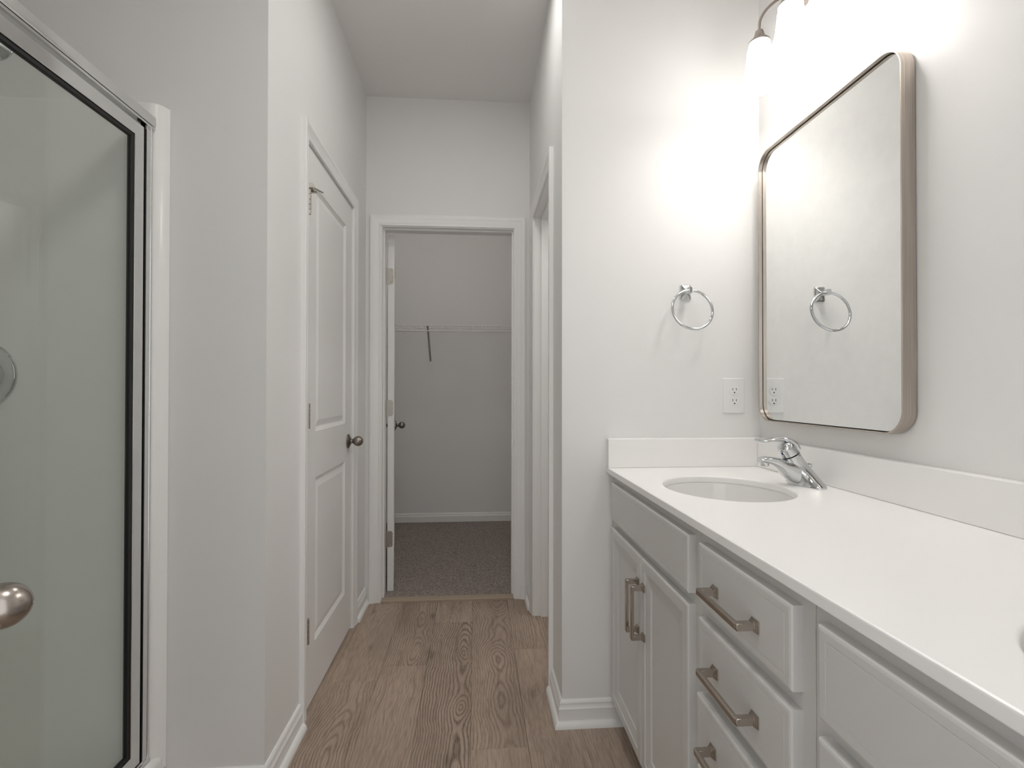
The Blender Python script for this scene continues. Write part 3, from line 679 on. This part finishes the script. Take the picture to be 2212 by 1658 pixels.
lathe(bm, [(0.0232, 0.0), (0.0243, 0.0012), (0.0243, 0.018), (0.0234, 0.026), (0.0200, 0.033), (0.012, 0.038), (0.0005, 0.0395)], (0.8893, fy, 0.9672), (-0.5, 0, 0.866), 36); lh = obj('lever_hub', bm, 'chrome', fa, True)
bm = BM(); lp = smooth_path([(0.9045, fy, 0.985), (0.8955, fy, 1.000), (0.872, fy, 1.0105), (0.845, fy, 1.0100), (0.818, fy, 1.0060), (0.801, fy, 1.0060), (0.789, fy, 1.0105)], 5); R = []
for i, p in enumerate(lp):
    t = (lp[min(i + 1, len(lp) - 1)] - lp[max(i - 1, 0)]).normalized(); up = Vector((-t.z, 0, t.x)) * (-1 if t.x < 0 else 1); f = i / (len(lp) - 1)
    wv = 0.0215 - 0.0110 * min(1, f * 1.7) + 0.0022 * max(0, f - 0.7) / 0.3; hv = 0.0100 - 0.0055 * min(1, f * 1.6)
    if i == len(lp) - 1: wv *= 0.6; hv *= 0.5
    R.append([p + Vector((0, 1, 0)) * wv * math.cos(a) + up * hv * math.sin(a) for a in [2 * PI * k / 24 for k in range(24)]])
loft(bm, R); obj('lever', bm, 'chrome', fa, True)
bm = BM(); lathe(bm, [(0.0028, -0.001), (0.0028, 0.0006), (0.0005, 0.0009)], (0.8610, fy - 0.0090, 0.9705), (-0.80, -0.37, -0.46), 16); tag(obj('temperature_dot', bm, 'blue', lh), 'dark blue dot')
bm = BM(); cyl(bm, (0.9445, fy, 0.905), (0.9465, fy, 0.930), 0.0028, 10); lathe(bm, [(0.003, 0), (0.0065, 0.004), (0.0055, 0.009), (0.0075, 0.012), (0.001, 0.013)], (0.9465, fy, 0.929), (0.1, 0, 1), 20); obj('lift_rod', bm, 'chrome', fa, True)

# ------------------------------------------------------------------ mirror
MY, MZ, MW, MH, MR = (1.0715 + 1.6530) / 2, 1.500, 0.5815, 0.910, 0.058
mi = thing('mirror', (XR, MY, MZ), 'rounded rectangle wall mirror in a deep champagne metal frame', 'mirror')
def mring(inset, x):
    return [Vector((x, MY + u, MZ + v)) for u, v in rounded_rect(MW - 2 * inset, MH - 2 * inset, MR - inset, 10)]
bm = BM(); R = [mring(0, 1.0045), mring(0, 0.9708), mring(0.0006, 0.9702), mring(0.0028, 0.9702), mring(0.0034, 0.9708), mring(0.0034, 1.0045)]; R.append(R[0])
loft(bm, R, True, False, False); bmesh.ops.remove_doubles(bm, verts=bm.verts[:], dist=1e-6); obj('frame', bm, 'frame', mi, True)
bm = BM(); loft(bm, [mring(0.0062, 0.9842), mring(0.0062, 0.9872)]); obj('mirror_glass', bm, 'mirror', mi)
bm = BM(); loft(bm, [mring(0.0036, 0.9876), mring(0.0036, 1.0040)]); obj('backing', bm, 'black', mi)
for s in (-1, 1):
    bm = BM(); box(bm, 1.003, XR, MY + s * 0.15 - 0.02, MY + s * 0.15 + 0.02, MZ + 0.30, MZ + 0.34); obj('hanger', bm, 'nickel', mi)

# ------------------------------------------------------------------ vanity light with three opal bell shades
LX, LZ = 0.880, 2.228
vlt = thing('vanity_light', (XR, 1.333, 2.38), 'nickel three arm vanity light with lit white bell shades above the mirror', 'wall light')
bm = BM(); prism(bm, [(u + 1.333, v + 2.383) for u, v in rounded_rect(0.46, 0.105, 0.05, 8)], lambda u, v, d: (XR - d, u, v), 0.0, 0.016)
prism(bm, [(u + 1.333, v + 2.383) for u, v in rounded_rect(0.43, 0.075, 0.037, 8)], lambda u, v, d: (XR - d, u, v), 0.016, 0.026); obj('backplate', bm, 'lamp_nickel', vlt, True)
for ly in (1.489, 1.333, 1.177):
    bm = BM(); tube(bm, smooth_path([(0.985, ly, 2.383), (0.960, ly, 2.381), (0.930, ly, 2.362), (0.902, ly, 2.335), (0.884, ly, 2.304), (LX, ly, 2.280), (LX, ly, 2.258)], 6), 0.0042, 14)
    a = obj('arm', bm, 'lamp_nickel', vlt, True)
    bm = BM(); lathe(bm, [(0.0065, 0.040), (0.011, 0.039), (0.0125, 0.034), (0.0145, 0.026), (0.019, 0.0165), (0.026, 0.010), (0.0315, 0.004), (0.0325, -0.001), (0.0300, -0.002)], (LX, ly, LZ), (0, 0, 1), 36); obj('shade_cup', bm, 'lamp_nickel', a, True)
    bm = BM()
    outp = [(0.0285, 0.0), (0.0305, -0.004), (0.0345, -0.022), (0.0365, -0.042), (0.0385, -0.062), (0.0420, -0.082), (0.0475, -0.100), (0.0545, -0.117), (0.0585, -0.129), (0.0580, -0.135), (0.0555, -0.1365)]
    inp = [(r - 0.0032, z) for r, z in outp[:-2]][::-1]
    a3, x3, y3 = frame_of((0, 0, 1)); prof = outp + inp
    rings = [[Vector((LX + r * math.cos(2 * PI * i / 40), ly + r * math.sin(2 * PI * i / 40), LZ + z)) for i in range(40)] for r, z in prof]
    rings.append(rings[0]); loft(bm, rings, True, False, False); bmesh.ops.remove_doubles(bm, verts=bm.verts[:], dist=1e-6)
    obj('glass_shade', bm, 'shade', vlt, True)
    bm = BM(); lathe(bm, [(0.0145, -0.005), (0.0145, -0.045), (0.019, -0.060), (0.026, -0.078), (0.0295, -0.096), (0.0275, -0.112), (0.020, -0.124), (0.009, -0.130), (0.0005, -0.131)], (LX, ly, LZ), (0, 0, 1), 28)
    obj('bulb', bm, 'bulb', vlt, True)

# ------------------------------------------------------------------ towel ring and outlet
tx, tz = 0.7365, 1.4925
tr = thing('towel_ring', (tx, YE, tz), 'chrome towel ring on a square post on the bright end wall', 'towel ring')
bm = BM()
loft(bm, [[Vector((tx + u * k, YE - d, tz + v * k2)) for u, v in rounded_rect(0.040, 0.055, 0.006, 4)] for k, k2, d in ((1, 1, 0), (1, 1, 0.004), (0.93, 0.95, 0.0065), (0.80, 0.80, 0.009), (0.42, 0.34, 0.017), (0.30, 0.24, 0.022))])
loft(bm, [[Vector((tx + u, YE - d, tz + v)) for u, v in rounded_rect(0.0125, 0.0135, 0.002, 3)] for d in (0.020, 0.036)])
box(bm, tx - 0.0085, tx + 0.0085, YE - 0.0525, YE - 0.0345, tz - 0.0098, tz + 0.0098, 0.0012); obj('post', bm, 'chrome', tr, True)
RR = 0.0700; tl = math.asin(0.031 / (2 * RR)); cdir = Vector((0, -math.sin(tl), -math.cos(tl))); c0 = Vector((tx, YE - 0.0435, tz - 0.001))
bm = BM(); cen = c0 + cdir * RR
tube(bm, [cen + Vector((1, 0, 0)) * RR * math.sin(t) - cdir * RR * math.cos(t) for t in [2 * PI * i / 72 for i in range(72)]], 0.0046, 16, True); obj('ring', bm, 'chrome', tr, True)
ox, oz = 0.9115, 1.1292
ol = thing('electrical_outlet', (ox, YE, oz), 'white duplex electrical outlet with large plate beside the mirror', 'outlet')
bm = BM(); loft(bm, [[Vector((ox + u, YE - d, oz + v)) for u, v in rounded_rect(0.0800 - 2 * i, 0.1240 - 2 * i, 0.004, 4)] for i, d in ((0, 0), (0, 0.002), (0.0012, 0.0045), (0.0035, 0.0062))]); obj('wall_plate', bm, 'plate', ol, True)
for dz in (0.0193, -0.0193):
    pts = []
    for i in range(40):
        t = 2 * PI * i / 40; u, v = 0.0172 * math.cos(t), 0.0172 * math.sin(t); pts.append((u, max(-0.0142, min(0.0142, v))))
    bm = BM(); loft(bm, [[Vector((ox + u * k, YE - d, oz + dz + v * k)) for u, v in pts] for k, d in ((1, 0.006), (1, 0.0078), (0.96, 0.0083))]); r = obj('receptacle', bm, 'plate', ol, True)
    bm = BM()
    for u, h in ((-0.0064, 0.0042), (0.0064, 0.0035)): box(bm, ox + u - 0.00105, ox + u + 0.00105, YE - 0.0085, YE - 0.008, oz + dz + 0.0035 - h, oz + dz + 0.0035 + h)
    lathe(bm, [(0.0026, 0), (0.0026, 0.0005)], (ox, YE - 0.008, oz + dz - 0.0082), (0, -1, 0), 14); tag(obj('slots', bm, 'slot', r), 'dark prong slots')
bm = BM(); lathe(bm, [(0.003, 0), (0.0028, 0.0008), (0.001, 0.001)], (ox, YE - 0.0061, oz), (0, -1, 0), 14); obj('screw', bm, 'plate', ol, True)

# ------------------------------------------------------------------ closet wire shelf
ws = thing('wire_shelf', (-0.2, 4.356, 1.66), 'white ventilated wire shelf on a diagonal brace across the closet wall', 'shelf')
SY0, SZ = 4.055, 1.665
bm = BM(); x0, x1 = -1.245, 0.745
for (y, z, r) in ((SY0, SZ, 0.0034), (SY0, SZ - 0.044, 0.0042), (4.19, SZ - 0.004, 0.0032), (4.345, SZ - 0.003, 0.0032)): cyl(bm, (x0, y, z), (x1, y, z), r, 8)
i = 0
while x0 + 0.012 + i * 0.0255 < x1:
    x = x0 + 0.012 + i * 0.0255; cyl(bm, (x, SY0, SZ + 0.002), (x, 4.350, SZ + 0.002), 0.0014, 6); i += 1
obj('wire_deck', bm, 'wire', ws, True)
for k in range(6):
    x = -1.02 + k * 0.2985; bm = BM(); cyl(bm, (x, SY0, SZ), (x, SY0 - 0.001, SZ - 0.044), 0.0032, 8); obj('lip_connector', bm, 'wire', ws, True)
bm = BM(); p0 = Vector((-0.387, SY0 + 0.008, SZ - 0.002)); p1 = Vector((-0.387, 4.348, 1.392)); d = (p1 - p0).normalized(); s = Vector((0, -d.z, d.y))
for off, w in ((0.0, 0.0075),):
    loft(bm, [[p + Vector((a * w, 0, 0)) + s * b for a, b in ((-1, 0), (1, 0), (1, 0.006), (-1, 0.006))] for p in (p0, p1)])
br = obj('brace', bm, 'brace', ws)
bm = BM(); box(bm, -0.398, -0.376, 4.350, 4.3565, 1.360, 1.398, 0.002); obj('wall_clip', bm, 'wire', br, True)
for k in range(7):
    bm = BM(); box(bm, -1.15 + k * 0.29, -1.137 + k * 0.29, 4.343, 4.3565, SZ - 0.012, SZ + 0.004, 0.002); obj('back_clip', bm, 'wire', ws, True)
